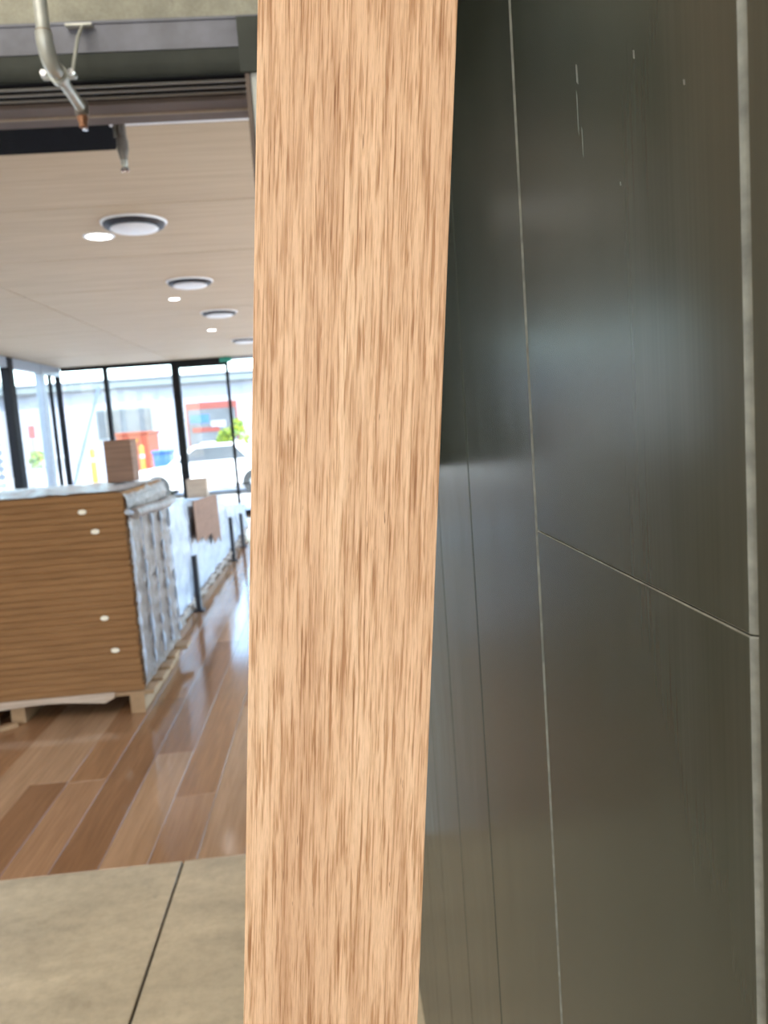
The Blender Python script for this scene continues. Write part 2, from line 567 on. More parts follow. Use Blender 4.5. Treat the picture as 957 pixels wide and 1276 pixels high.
# shell of the near room, with its two openings to daylight
NZ = 4.4
cn = thing('ceiling', 'high ceiling of the entry area with two translucent rooflights', 'ceiling', kind='structure')
for a in ((-3.9, -3.1, -3.85, TH + 0.4), (-2.0, -1.5, -3.85, TH + 0.4), (-0.4, 2.0, -3.85, TH + 0.4), (-3.1, -2.0, -3.85, -2.6), (-1.5, -0.4, -3.85, -2.6), (-3.1, -2.0, 1.9, TH + 0.4), (-1.5, -0.4, 1.9, TH + 0.4)):
    bx(a[0], a[1], a[2], a[3], NZ, NZ + 0.12).build('ceiling_section', MAT['plaster'], cn)
for xa in (-3.1, -1.5):
    bx(xa - 0.02, xa + 1.12, -2.62, 1.92, NZ + 0.13, NZ + 0.136).build('rooflight', MAT['rooflight'], cn)
    rl = bpy.data.lights.new('rooflight_daylight', 'AREA')        # the daylight that the opal sheet lets in
    rl.shape, rl.size, rl.size_y, rl.energy, rl.color = 'RECTANGLE', 1.08, 4.46, 44.0, (1.0, 0.93, 0.81)
    ro = bpy.data.objects.new('rooflight_daylight', rl)
    COL.objects.link(ro)
    ro.location = (xa + 0.55, -0.35, NZ + 0.1)
w = bx(-3.9, -3.75, -3.7, TH + 0.4, 0, NZ).build('wall_left', MAT['plaster'])
tag(w, 'plain pale plaster wall left of the entry area', 'wall', kind='structure')
w = thing('wall_back', 'pale plaster wall behind the entry with a wide opening', 'wall', kind='structure')
for a in ((-3.9, -3.0, -3.85, -3.7, 0, NZ), (0.0, 2.0, -3.85, -3.7, 0, NZ), (-3.0, 0.0, -3.85, -3.7, 3.2, NZ)):
    bx(*a).build('wall_section', MAT['plaster'], w)

# ------------------------------------------------------------------ head of the wide opening into the hall
w = thing('wall_lintel', 'rough speckled concrete wall above the steel beam', 'wall', kind='structure')
bx(-4.7, 2.0, TH + 0.06, TH + 0.28, 2.70, NZ).build('concrete_face', MAT['lintel'], w)
beam = thing('trim_1', 'dark painted steel beam under the concrete lintel', 'beam', kind='structure')
bm_poly = [(TH, 2.718), (TH, 2.635), (TH + 0.14, 2.635), (TH + 0.14, 2.718)]
MB().prism([(TH + 0.003, 2.634), (TH + 0.010, 2.605), (TH + 0.022, 2.580), (TH + 0.05, 2.562), (TH + 0.14, 2.562), (TH + 0.14, 2.634)], 0, -4.7, WX).build('lower_lip', MAT['steel_dull'], beam, smooth=True)
MB().prism(bm_poly, 0, -4.7, WX).build('web', MAT['steel'], beam, smooth=True)
bx(-4.7, WX, TH - 0.004, TH + 0.08, 2.716, 2.724).build('flange', MAT['steel'], beam)
bx(-0.178, WX, TH - 0.012, TH - 0.001, 2.555, 2.716).build('end_plate', MAT['steel_dull'], beam)

head = thing('sliding_door_track', 'triple aluminium sliding door track with brown timber head under the beam', 'door track')
bx(-4.5, -0.155, TH + 0.02, TH + 0.34, 2.556, 2.561).build('track_plate', MAT['black'], head)
for yy in (2.648, 2.690, 2.734):
    bx(-4.5, -0.158, yy - 0.007, yy + 0.007, 2.550, 2.556).build('rail', MAT['rail'], head, bevel=0.002)
bx(-4.5, -0.158, 2.762, 2.836, 2.541, 2.556).build('timber_head', MAT['brown'], head)
bx(-4.5, -0.158, 2.838, 2.858, 2.538, 2.556).build('strip', MAT['beige'], head, bevel=0.003)
bx(-4.5, -0.158, 2.860, 2.930, 2.543, 2.556).build('timber_head', MAT['brown'], head)

w = thing('wall_return', 'narrow pale grey wall end beside the sliding door opening', 'wall', kind='structure')
bx(-0.150, 2.0, TH + 0.004, TH + 0.32, 0, 2.72).build('wall_section', MAT['grey_wall'], w)
bx(-0.166, -0.150, TH - 0.004, TH + 0.33, 0, 2.556).build('jamb_strip', MAT['brown'], w, bevel=0.002)

# ================================================================== THE HALL
HX0, HX1, HY1, HZ = -4.5, 1.6, 14.0, 2.75
fl = thing('floor_timber', 'brown timber plank floor running to the shopfront', 'floor', kind='structure')
bx(HX0, HX1, TH, HY1, -0.14, -0.013).build('underlay', MAT['groove'], fl)
PW = 0.168
x = -0.735 - PW * 23
col = -23
ends_for = {-1: [3.56, 5.46, 7.4, 9.3, 11.2, 13.1], -4: [3.36, 5.3, 7.2, 9.1, 11.0, 12.9]}
tones_for = {(-1, 0): 3, (-1, 1): 0, (-4, 0): 0, (-4, 1): 3, (0, 0): 1, (1, 0): 3, (2, 0): 1, (-2, 0): 0, (-3, 0): 1, (-5, 0): 3, (-6, 0): 2}
while x < HX1 - 0.01:
    xa, xb = max(x, HX0), min(x + PW, HX1)
    if xb - xa > 0.03:
        ends = ends_for.get(col) or [TH + 0.5 + ((col * 0.617) % 1.0) * 1.6 + 1.9 * i for i in range(7)]
        ys = [TH] + [e for e in ends if TH + 0.2 < e < HY1 - 0.2] + [HY1]
        for i, (a, b) in enumerate(zip(ys[:-1], ys[1:])):
            tone = tones_for.get((col, i), random.choice([0, 1, 1, 2, 2, 3, 4]))
            hx, hy = (xb - xa) / 2 - 0.0006, (b - a) / 2 - 0.0006
            bx(-hx, hx, -hy, hy, -0.012, 0).build('floor_plank', TIMBER[tone], fl, ((xa + xb) / 2, (a + b) / 2, 0), bevel=0.0012)
    x += PW
    col += 1

# plywood ceiling, panel by panel, with the dark slot over the door
ce = thing('ceiling_plywood', 'plywood panel ceiling with fine open joints', 'ceiling', kind='structure')
bx(HX0, HX1, 2.93, HY1, HZ + 0.014, HZ + 0.2).build('ceiling_backing', MAT['groove'], ce)
ys = [3.515, 4.637, 5.89, 7.15, 8.43, 9.73, 11.0, 12.27, 13.55, HY1]
xs = [HX0, -2.53, -0.09, HX1]
for ya, yb in zip(ys[:-1], ys[1:]):
    for xa, xb in zip(xs[:-1], xs[1:]):
        if ya < 3.6:
            if xa < -0.845 < xb:
                x0_, x1_ = xa + 0.004, xb - 0.004
                MB().prism([(x0_, 3.778), (-0.845, 3.778), (-0.762, ya), (x1_, ya), (x1_, yb - 0.004), (x0_, yb - 0.004)], 2, HZ, HZ + 0.012).build('ceiling_panel', MAT['ply'], ce)
                continue
            pieces = [(xa, xb, ya if xa > -0.845 else 3.778, yb)]
        else:
            pieces = [(xa, xb, ya, yb)]
        for (p, q, r, s) in pieces:
            hx, hy = (q - p) / 2 - 0.007, (s - r) / 2 - 0.007
            bx(-hx, hx, -hy, hy, 0, 0.012).build('ceiling_panel', MAT['ply'], ce, ((p + q) / 2, (r + s) / 2, HZ), bevel=0.001)
bx(-0.80, HX1, 2.93, 3.515, HZ + 0.002, HZ + 0.0135).build('white_strip', MAT['white'], ce)
bx(HX0, -0.80, 2.93, 3.778, HZ + 0.001, HZ + 0.013).build('dark_slot', MAT['black'], ce)

w = bx(HX0 - 0.15, HX0, TH, 4.3, 0, HZ + 0.2).build('wall_hall_left', MAT['plaster'])
tag(w, 'plain pale plaster wall beside the side glazing', 'wall', kind='structure')
w = bx(HX0 - 0.15, HX1 + 0.15, 2.6 + 0.3, HY1 + 0.25, HZ + 0.2, HZ + 0.4).build('roof', MAT['ext_grey'])
tag(w, 'roof slab over the hall with a small eave', 'roof', kind='structure')

# ------------------------------------------------------------------ shopfront glazing
def glazing(name, label, axis, at, spans, z0, z1, mulls, head_z, frame_mat, head_mat, sill=True, cat='window'):
    """axis 0: runs along X at Y=at; axis 1: runs along Y at X=at. mulls: (pos, width, material)"""
    g = thing(name, label, cat, kind='structure')

    def b(a0, a1, t0, t1, zz0, zz1):
        if axis == 0:
            return bx(a0, a1, at + t0, at + t1, zz0, zz1)
        return bx(at + t0, at + t1, a0, a1, zz0, zz1)
    a0, a1 = spans[0], spans[-1]
    b(a0, a1, -0.05, 0.05, head_z, z1).build('head_rail', head_mat, g, bevel=0.004)
    if sill:
        b(a0, a1, -0.04, 0.04, z0, z0 + 0.07).build('sill', frame_mat, g, bevel=0.004)
    for p, wd, mt in mulls:
        b(p - wd / 2, p + wd / 2, -min(0.06, wd), min(0.06, wd), z0, z1 - 0.002).build('mullion', mt, g, bevel=0.004)
    edges = sorted(set(spans))
    for e0, e1 in zip(edges[:-1], edges[1:]):
        b(e0 + 0.01, e1 - 0.01, -0.004, 0.004, z0 + 0.05, head_z + 0.01).build('glass_pane', MAT['glass'], g)
    return g


FR, FG = MAT['frame'], MAT['frame_grey']
glazing('window_1', 'tall fixed glass panes between thin dark mullions left of the thick post', 0, HY1, [-4.45, -3.715, -2.53], 0, HZ, [(-3.715, 0.062, FR)], 2.69, FR, FR)
glazing('window_2', 'glazed panel beside the door under the dark header', 0, HY1, [-2.53, -1.64], 0, HZ + 0.02, [(-2.53, 0.125, FR)], 2.62, FR, FR)
g = glazing('window_3', 'glass panes right of the entrance door', 0, HY1, [-1.62, -0.4, HX1], 0, HZ, [(-0.4, 0.06, FR), (HX1 - 0.04, 0.06, FR)], 2.70, FR, FG)
d = thing('door_1', 'thin dark framed glass entrance door with pull bar', 'door', kind='structure')
bx(-1.665, -1.612, HY1 - 0.10, HY1 - 0.055, 0.02, 2.66).build('stile', FR, d, bevel=0.004)
MB().tube([(-1.90, HY1 - 0.14, 0.57), (-1.40, HY1 - 0.14, 0.55)], 0.012).build('pull_bar', FR, d, smooth=True)
bx(-1.65, -1.63, HY1 - 0.14, HY1 - 0.10, 0.55, 0.58).build('bar_bracket', FR, d)
s = thing('exit_sign', 'small green sign above the entrance door', 'sign', (-1.645, HY1 - 0.12, 2.66))
bx(-0.10, 0.10, -0.025, 0.025, 0, 0.085).build('sign_box', MAT['green'], s, bevel=0.006)
bx(-0.02, 0.02, -0.02, 0.02, 0.085, 0.092).build('ceiling_mount', MAT['dkplastic'], s)

glazing('window_4', 'side glazing with a thick black post and slim grey frames', 1, HX0, [4.3, 6.3, 8.2, 10.0, 11.78, 13.1, 13.55, 13.95], 0, HZ,
        [(8.2, 0.10, FR), (10.0, 0.10, FR), (11.78, 0.20, FR), (13.08, 0.13, FG), (13.52, 0.03, FR), (13.93, 0.045, FR), (6.3, 0.1, FR), (4.35, 0.1, FR)], 2.60, FR, FG)

glazing('window_5', 'unseen side glazing added along the right to brighten the hall', 1, HX1, [TH + 0.35, 5.2, 7.4, 9.6, 11.8, 13.94], 0, HZ,  # unseen glazing added so that bounced sun brightens the hall
        [(TH + 0.38, 0.08, FR), (5.2, 0.08, FR), (7.4, 0.08, FR), (9.6, 0.08, FR), (11.8, 0.08, FR), (13.9, 0.08, FR)], 2.66, FR, FR)

# ------------------------------------------------------------------ ceiling fittings
proto = None
names = ['nearest large round ceiling air diffuser with white plate and dark ring', 'second round ceiling air diffuser from the sliding door track',
         'third round ceiling air diffuser along the row', 'farthest round ceiling air diffuser, close to the shopfront']
for i, y in enumerate((5.0, 6.95, 8.78, 11.5)):
    t = thing('air_diffuser', names[i], 'air diffuser', (-1.06, y, HZ), 'round air diffusers along the ceiling')
    if proto is None:
        proto = [('flange', MB().lathe((0, 0, 0), [(0.182, -0.001), (0.182, -0.010), (0.189, -0.013), (0.196, -0.006), (0.196, -0.001)], 40).mesh('flange', MAT['white'], smooth=True)),
                 ('throat', MB().lathe((0, 0, 0), [(0.04, -0.002), (0.181, -0.002), (0.181, -0.022), (0.174, -0.030), (0.158, -0.033), (0.04, -0.012)], 40).mesh('throat', MAT['dkplastic'], smooth=True)),
                 ('plate', MB().lathe((0, 0, 0), [(0.02, -0.028), (0.135, -0.032), (0.142, -0.040), (0.132, -0.047), (0.09, -0.054), (0.04, -0.058), (0.005, -0.059)], 40).mesh('plate', MAT['white'], smooth=True))]
    for nm, me in proto:
        put(nm, me, t)
names = ['bright recessed downlight beside the nearest air diffuser', 'small lit downlight below the second air diffuser', 'small lit downlight near the third air diffuser']
for i, (y, r) in enumerate(((5.28, 0.098), (7.77, 0.058), (10.22, 0.062))):
    t = thing('downlight', names[i], 'downlight', (-1.345, y, HZ), 'recessed ceiling downlights')
    MB().lathe((0, 0, 0), [(r * 0.78, -0.001), (r * 0.80, -0.006), (r * 0.95, -0.008), (r, -0.002), (r, -0.001)], 28).build('trim_ring', MAT['white'], t, smooth=True)
    MB().lathe((0, 0, 0), [(0.004, -0.003), (r * 0.78, -0.003), (r * 0.76, -0.0045), (0.004, -0.006)], 28).build('lens', MAT['lamp'], t, smooth=True)
    pl = bpy.data.lights.new('downlight_beam', 'SPOT')
    pl.energy, pl.spot_size, pl.spot_blend, pl.shadow_soft_size = 22, math.radians(110), 0.8, r * 0.7
    pl.color = (1.0, 0.93, 0.84)
    po = bpy.data.objects.new('downlight_beam', pl)
    COL.objects.link(po)
    po.parent, po.location = t, (0, 0, -0.02)

# ------------------------------------------------------------------ sprinkler pipework
sp = thing('sprinkler_pipe', 'galvanised sprinkler pipe dropping past the steel beam and bending away', 'pipe', (-0.643, 2.2, 4.4))
O = Vector((-0.643, 2.2, 4.4))


def rel(*p):
    return tuple(Vector(p) - O)


pts = [rel(-0.643, 2.2, z) for z in (4.4, 2.9, 2.6, 2.505)]
MB().tube(pts, 0.0175, 18).build('drop_pipe', MAT['pipe'], sp, smooth=True)
MB().tube([rel(-0.643, 2.2, 2.508), rel(-0.643, 2.2, 2.494)], 0.0195, 18).build('thread_ring', MAT['beige'], sp, smooth=True)
elb = [rel(-0.643, 2.2 + 0.055 * (1 - math.cos(a)), 2.495 - 0.055 * math.sin(a)) for a in [i * R90 / 8 for i in range(9)]]
MB().tube([rel(-0.643, 2.2, 2.503)] + elb + [rel(-0.643, 2.268, 2.440)], [0.0215] * 10 + [0.0225], 18).build('elbow', MAT['pipe'], sp, smooth=True)
MB().tube([rel(-0.643, 2.26, 2.440), rel(-0.650, 2.50, 2.438)], 0.0155, 16).build('branch_pipe', MAT['pipe'], sp, smooth=True)
cl = MB().tube([rel(-0.644, 2.288, 2.440), rel(-0.644, 2.312, 2.440)], 0.0255, 18).build('clamp', MAT['pipe'], sp, smooth=True)
for sx in (-1, 1):
    bx(-0.011, 0.011, -0.010, 0.010, -0.009, 0.009).build('ear', MAT['pipe'], cl, rel(-0.644 + sx * 0.034, 2.30, 2.440), bevel=0.003)
    MB().lathe((0, 0, 0), [(0.009, -0.017), (0.009, 0.017)], 6, 1).build('bolt', MAT['chrome'], cl, rel(-0.644 + sx * 0.036, 2.296, 2.441))
MB().tube([rel(-0.612, 2.31, 2.445), rel(-0.620, 2.44, 2.60), rel(-0.640, 2.585, 2.700)], 0.005, 8).build('hanger_rod', MAT['pipe'], sp, smooth=True)
bx(-0.035, 0.045, -0.012, 0.010, -0.004, 0.004).build('hanger_plate', MAT['pipe'], sp, rel(-0.655, 2.592, 2.706), bevel=0.001)
tee = MB().lathe((0, 0, 0), [(0.004, 0.024), (0.018, 0.022), (0.021, 0.0), (0.019, -0.016), (0.013, -0.020)], 16).build('end_elbow', MAT['pipe_dark'], sp, rel(-0.650, 2.515, 2.436), smooth=True)
hd = MB().lathe((0, 0, 0), [(0.004, 0.012), (0.014, 0.010), (0.016, -0.006), (0.011, -0.016), (0.013, -0.026), (0.004, -0.030)], 14).build('sprinkler_head', MAT['rust'], sp, rel(-0.651, 2.518, 2.412), smooth=True)
MB().lathe((0, 0, 0), [(0.002, 0.003), (0.009, 0.002), (0.009, -0.001), (0.002, -0.002)], 12).build('deflector', MAT['chrome'], hd, (0.004, 0, -0.034), smooth=True)

pd = thing('pendant_sprinkler', 'dark pendant sprinkler drop beside the black ceiling slot', 'sprinkler', (-0.690, 3.2, HZ))
MB().lathe((0, 0, 0), [(0.018, 0.0), (0.018, -0.150), (0.0195, -0.152), (0.0195, -0.158), (0.018, -0.160)], 16).build('drop_pipe', MAT['pipe_dark'], pd, smooth=True)
MB().lathe((0, 0, 0), [(0.018, -0.158), (0.022, -0.166), (0.022, -0.200), (0.016, -0.225), (0.012, -0.240)], 12).build('reducer', MAT['pipe_dark'], pd, smooth=True)
MB().lathe((0, 0, 0), [(0.012, -0.238), (0.014, -0.250), (0.010, -0.265), (0.004, -0.268)], 12).build('sprinkler_head', MAT['pipe'], pd, smooth=True)
for sx in (-1, 1):
    MB().lathe((sx * 0.009, 0, 0), [(0.002, -0.266), (0.008, -0.270), (0.008, -0.278), (0.003, -0.282)], 8).build('deflector_tip', MAT['chrome'], pd, smooth=True)
MB().tube([(-0.022, -0.006, 0), (-0.022, -0.006, -0.155)], 0.0055, 8).build('side_tube', MAT['rail'], pd, smooth=True)


# ================================================================== PALLETS AND CARTONS
def pallet(t, x0, x1, y0, y1, mat, h=0.118, over=0.0, boards=5, stringers=3, base=True):
    """timber pallet: stringers along Y, deck boards along X"""
    for i in range(stringers):
        xc = x1 - 0.045 - (x1 - x0 - 0.09) * i / (stringers - 1)
        bx(-0.037, 0.037, y0, y1, 0.016 if base else 0.0, h - 0.021).build('stringer', mat, t, (xc, 0, 0), bevel=0.003)
    bw = (y1 - y0) / (boards * 1.35)
    for i in range(boards):
        yc = y0 + bw / 2 + (y1 - y0 - bw) * i / (boards - 1)
        ov = over * random.uniform(0.5, 1.15)
        bx(x0, x1 + ov, yc - bw / 2, yc + bw / 2, h - 0.020, h).build('deck_board', mat, t, bevel=0.002)
        if base and i % 2 == 0:
            bx(x0, x1, yc - bw / 2, yc + bw / 2, 0.0, 0.015).build('base_board', mat, t, bevel=0.002)


SX, SY0, SD = -1.085, 4.157, 0.242
p = thing('pallet', 'timber pallet under the near stack of brown cartons', 'pallet')
pallet(p, -2.42, SX + 0.002, SY0 - 0.002, 5.14, MAT['pallet'], over=0.075, boards=5, base=False)
# two foot blocks seen at the front edge
for xc in (SX - 0.036, SX - 0.80, SX - 1.30):
    bx(-0.037, 0.037, -0.012, -0.003, 0.0, 0.118).build('block_face', MAT['pallet'], p, (xc, SY0, 0), bevel=0.002)

LAY, H0 = 30, 0.1185
CH = (1.186 - H0) / LAY
cart = bx(-0.65, 0.65, -SD / 2 + 0.001, SD / 2 - 0.001, 0.0002, CH - 0.0002).mesh('carton', MAT['card'], bevel=0.005)
fleck_mesh = MB().lathe((0, 0, 0), [(0.001, -0.0012), (0.016, -0.0012), (0.016, 0.0)], 16, 1).mesh('fleck', MAT['fleck'])  # small white oval disc for a few carton fronts
ORD = ['lowest', 'second', 'third', 'fourth', 'fifth', 'sixth', 'seventh', 'eighth', 'ninth', 'tenth', 'eleventh', 'twelfth', 'thirteenth', 'fourteenth', 'fifteenth',
       'sixteenth', 'seventeenth', 'eighteenth', 'nineteenth', 'twentieth', 'twenty-first', 'twenty-second', 'twenty-third', 'twenty-fourth', 'twenty-fifth',
       'twenty-sixth', 'twenty-seventh', 'twenty-eighth', 'twenty-ninth', 'topmost']
spots = [(27, -0.215), (24, -0.160), (11, -0.165), (6, -0.130)]
for i in range(LAY):
    for c in range(4):
        jx = random.uniform(-0.004, 0.003)
        jy = random.uniform(-0.003, 0.0) if c == 0 else 0.0
        if False and i in (25, 19, 17):
            jy = 0.004
        o = put('carton', cart, None, (SX - 0.65 + jx, SY0 + SD * (c + 0.5) + jy + (0.004 if c == 0 else 0.0), H0 + i * CH))
        if c == 0:
            st = ' with a white fleck' if i in [q[0] for q in spots] else ''
            tag(o, 'long brown carton%s, %s layer up, front face of the near stack' % (st, ORD[i]), 'carton', 'cartons of the near stack')
        else:
            tag(o, 'carton end behind film, %s layer up, %s row from front, near stack' % (ORD[i], ('second', 'third', 'rearmost')[c - 1]), 'carton', 'cartons of the near stack')
        if c == 0:
            for (li, dx) in spots:
                if li == i:
                    s = put('fleck', fleck_mesh, o, (0.65 + dx, -SD / 2 + 0.001, CH / 2))
                    s.scale = (1.35, 1, 0.85)

flap = MB()
N = 22
for i in range(N + 1):
    u = i / N
    xx = -2.3 + u * (2.3 - 1.235)
    drop = 0.028 + 0.020 * math.sin(u * 7.0) * u - (0.030 if u > 0.97 else 0)
    flap.v += [(xx, SY0 - 0.017, 0.128), (xx, SY0 - 0.028 - 0.01 * math.sin(u * 9), 0.114 - drop), (xx, SY0 - 0.013, 0.128), (xx, SY0 - 0.024 - 0.01 * math.sin(u * 9), 0.114 - drop)]
for i in range(N):
    a, b = i * 4, i * 4 + 4
    flap.f += [(a, b, b + 1, a + 1), (a + 2, a + 3, b + 3, b + 2), (a + 1, b + 1, b + 3, a + 3), (a, a + 2, b + 2, b)]
flap.f += [(0, 1, 3, 2), (N * 4, N * 4 + 2, N * 4 + 3, N * 4 + 1)]
tag(flap.build('cardboard_flap', MAT['card3']), 'pale torn cardboard strip hanging along the bottom of the near stack', 'cardboard')
off = bx(-0.055, 0.055, -0.02, 0.02, 0, 0.022).build('wood_offcut', MAT['pallet'], None, (-1.79, 4.09, 0.0), bevel=0.003)
off.rotation_euler = (0, 0, 0.6)
tag(off, 'small wood offcut on the floor under the near pallet edge', 'offcut')

# clear film over the near stack
fm = thing('plastic_wrap', 'crumpled clear plastic film over the right end and top of the near stack', 'plastic film')


def sheet(name, mat, fn, nu, nv, parent, thick=0.0):
    m = MB()
    for i in range(nu + 1):
        for j in range(nv + 1):
            m.v.append(fn(i / nu, j / nv))
    for i in range(nu):
        for j in range(nv):
            a = i * (nv + 1) + j
            m.f.append((a, a + nv + 1, a + nv + 2, a + 1))
    o = m.build(name, mat, parent, smooth=True)
    return o


def side_fn(u, v):
    y = SY0 - 0.005 + u * (SD * 4 + 0.01)
    z = 0.135 + v * 1.03
    ph = u * 4
    ridge = math.exp(-((ph - round(ph)) / 0.10) ** 2)
    lump = noise.noise(Vector((round(ph) * 3.1, 0.0, z * 26)))
    xx = SX + 0.007 + ridge * (0.008 + 0.012 * max(0, lump)) + 0.006 * abs(noise.noise(Vector((y * 14, 3.0, z * 11))))
    y += 0.010 * noise.noise(Vector((y * 5, 7.0, z * 14))) * (1 if 0.02 < u < 0.98 else 0.7)
    return (xx, y, z)


sheet('side_film', MAT['film'], side_fn, 64, 130, fm)


def top_fn(u, v):
    x = -2.38 + u * 1.29
    y = SY0 - 0.008 + v * (SD * 4 + 0.012)
    return (x, y, 1.1905 + 0.012 * abs(noise.noise(Vector((x * 6, y * 9, 1)))) + 0.006 * abs(noise.noise(Vector((x * 21, y * 25, 4)))))


sheet('top_film', MAT['film_top'], top_fn, 60, 50, fm)
for c_ in range(5):
    pts_, rad_ = [], []
    for q in range(60):
        z = 0.20 + q / 59 * 0.83
        yy = SY0 - 0.004 + c_ * SD * 0.998 + 0.008 * noise.noise(Vector((c_ * 5.0, z * 9, 0)))
        pts_.append((SX + 0.024 + 0.004 * noise.noise(Vector((z * 13, c_, 2))), yy, z))
        rad_.append(max(0.0015, 0.006 + 0.016 * noise.noise(Vector((c_ * 9.3, 1.0, z * 17)))))
    MB().tube(pts_, rad_, 8).build('glint_crease', MAT['film_white'], fm, smooth=True)  # whiter than the side film: its glints are put into the colour
roll = []
rr = []
for i in range(25):
    u = i / 24
    roll.append((SX + 0.040 + 0.006 * math.sin(u * 9), SY0 + 0.03 + u * 0.97, 1.055 + 0.012 * math.sin(u * 5 + 1)))
    rr.append(0.030 + 0.005 * noise.noise(Vector((u * 9, 2, 0))))
MB().tube(roll, rr, 14).build('rolled_edge', MAT['film'], fm, smooth=True)
MB().tube([(SX + 0.018, SY0 - 0.015, 1.082), (SX + 0.030, SY0 + 0.03, 1.07)], [0.016, 0.012], 10).build('film_knot', MAT['film_white'], fm, smooth=True)


def lip_fn(u, v):
    y = SY0 + 0.0 + u * 0.975
    a = v * 1.5
    xx = SX - 0.05 + 0.07 * math.sin(a) + 0.012 * abs(noise.noise(Vector((y * 12, a * 4, 5))))
    zz = 1.195 - 0.09 * (1 - math.cos(a)) * 1.05 + 0.01 * noise.noise(Vector((y * 9, a * 3, 8)))
    return (xx, y, zz)


sheet('film_lip', MAT['film'], lip_fn, 40, 14, fm)


def upright_box(name, label, mat, x0, x1, y0, y1, z0, z1, lean=0.0):
    t = thing(name, label, 'box', ((x0 + x1) / 2, (y0 + y1) / 2, z0))
    hx, hy, h = (x1 - x0) / 2, (y1 - y0) / 2, z1 - z0
    bx(-hx, hx, -hy, hy, 0, h - 0.004).build('body', mat, t, bevel=0.003)
    bx(-hx, -0.0015, -hy, hy, h - 0.004, h).build('flap', mat, t)
    bx(0.0015, hx, -hy, hy, h - 0.004, h).build('flap', mat, t)
    t.rotation_euler = (0, lean, 0.05)
    return t


upright_box('upright_carton', 'dark brown upright cardboard box standing on the near stack', MAT['card2'], -1.336, -1.178, 4.80, 4.98, 1.203, 1.456)

# the row of white-wrapped pallets behind


def wrapped(label, x0, x1, y0, y1, z0, top0, top1, seed):
    t = thing('wrapped_pallet', label, 'wrapped pallet', group='white film wrapped pallets along the aisle')
    pallet(t, x0 + 0.02, x1 - 0.02, y0 + 0.02, y1 - 0.02, MAT['pallet_grey'], over=0.05, boards=max(4, int((y1 - y0) * 4)))
    m = MB()
    nx, ny, nz = 18, int((y1 - y0) * 26), 22

    def P(x, y, u, v, w_):
        s = Vector((x * 5 + seed, y * 5, v * 6))
        d = 0.030 * noise.noise(s * 1.6) + 0.016 * noise.noise(s * 4.7)
        return d
    def face(fn, a, b):
        k = len(m.v)
        for i in range(a + 1):
            for j in range(b + 1):
                m.v.append(fn(i / a, j / b))
        for i in range(a):
            for j in range(b):
                q = k + i * (b + 1) + j
                m.f.append((q, q + b + 1, q + b + 2, q + 1))

    def top(u):
        return top0 + (top1 - top0) * u
    def warp(x, y, z):
        s = Vector((x * 3 + seed, y * 3, z * 4))
        n1 = noise.noise_vector(s * 1.7) * 0.022 + noise.noise_vector(s * 5.0) * 0.011
        return (x + n1.x, y + n1.y, max(z + n1.z * (1 if z > z0 + 0.03 else 0.15), z0 + 0.001))
    face(lambda u, v: warp(x1, y0 + u * (y1 - y0), z0 + v * (top(u) - z0)), ny, nz)
    face(lambda u, v: warp(x0, y0 + u * (y1 - y0), z0 + v * (top(u) - z0)), ny, nz)
    face(lambda u, v: warp(x0 + u * (x1 - x0), y0, z0 + v * (top(0) - z0)), nx, nz)
    face(lambda u, v: warp(x0 + u * (x1 - x0), y1, z0 + v * (top(1) - z0)), nx, nz)
    face(lambda u, v: warp(x0 + v * (x1 - x0), y0 + u * (y1 - y0), top(u)), ny, nx)
    face(lambda u, v: warp(x0 + v * (x1 - x0), y0 + u * (y1 - y0), z0 + 0.002), ny, nx)
    me = m.mesh('wrapped_load', MAT['film_white'], smooth=True)
    bm = bmesh.new()
    bm.from_mesh(me)
    bmesh.ops.remove_doubles(bm, verts=bm.verts, dist=0.0005)
    bmesh.ops.recalc_face_normals(bm, faces=bm.faces)
    bm.to_mesh(me)
    bm.free()
    put('wrapped_load', me, t)
    return t


wrapped('white film wrapped pallet directly behind the brown carton stack', -2.4, -1.20, 5.30, 6.44, 0.12, 0.985, 0.93, 1.0)
wrapped('long white film wrapped pallet with the brown cardboard sheet on its side', -2.4, -1.21, 6.60, 8.88, 0.12, 0.875, 0.76, 5.0)
wrapped('low white film wrapped pallet near the middle of the aisle', -2.4, -1.22, 9.06, 9.92, 0.12, 0.63, 0.56, 9.0)
wrapped('farthest low white film wrapped pallet near the entrance door', -2.4, -1.24, 10.08, 11.2, 0.12, 0.50, 0.45, 13.0)
for i, (y, zt, lab) in enumerate(((6.51, 0.47, 'black upright post between the first and second white wrapped pallets'),
                                  (8.97, 0.50, 'black upright post before the low white wrapped pallet'),
                                  (10.0, 0.43, 'farthest short black upright post in the wrapped pallet row'))):
    t = thing('corner_post', lab, 'post', (-1.165, y, 0), 'black posts between the wrapped pallets')
    bx(-0.03, 0.008, -0.035, -0.023, 0.012, zt).build('flange', MAT['dkplastic'], t)
    bx(-0.004, 0.008, -0.023, 0.035, 0.012, zt).build('web', MAT['dkplastic'], t)
    bx(-0.05, 0.03, -0.05, 0.05, 0, 0.012).build('foot_plate', MAT['dkplastic'], t)

cs = MB()
poly = [(6.62, 0.905), (7.75, 0.862), (7.98, 0.845), (8.02, 0.36), (7.86, 0.44), (7.60, 0.40), (7.42, 0.53), (7.10, 0.50), (6.90, 0.57), (6.64, 0.55)]
cs.prism(poly, 0, -1.165, -1.160)
tag(cs.build('cardboard_sheet', MAT['card2']), 'brown cardboard sheet with ragged lower edge tucked against the long wrapped pallet', 'cardboard sheet')
upright_box('upright_carton', 'pale kraft box standing on the long white wrapped pallet', MAT['card3'], -1.43, -1.235, 7.85, 8.05, 0.835, 1.02)

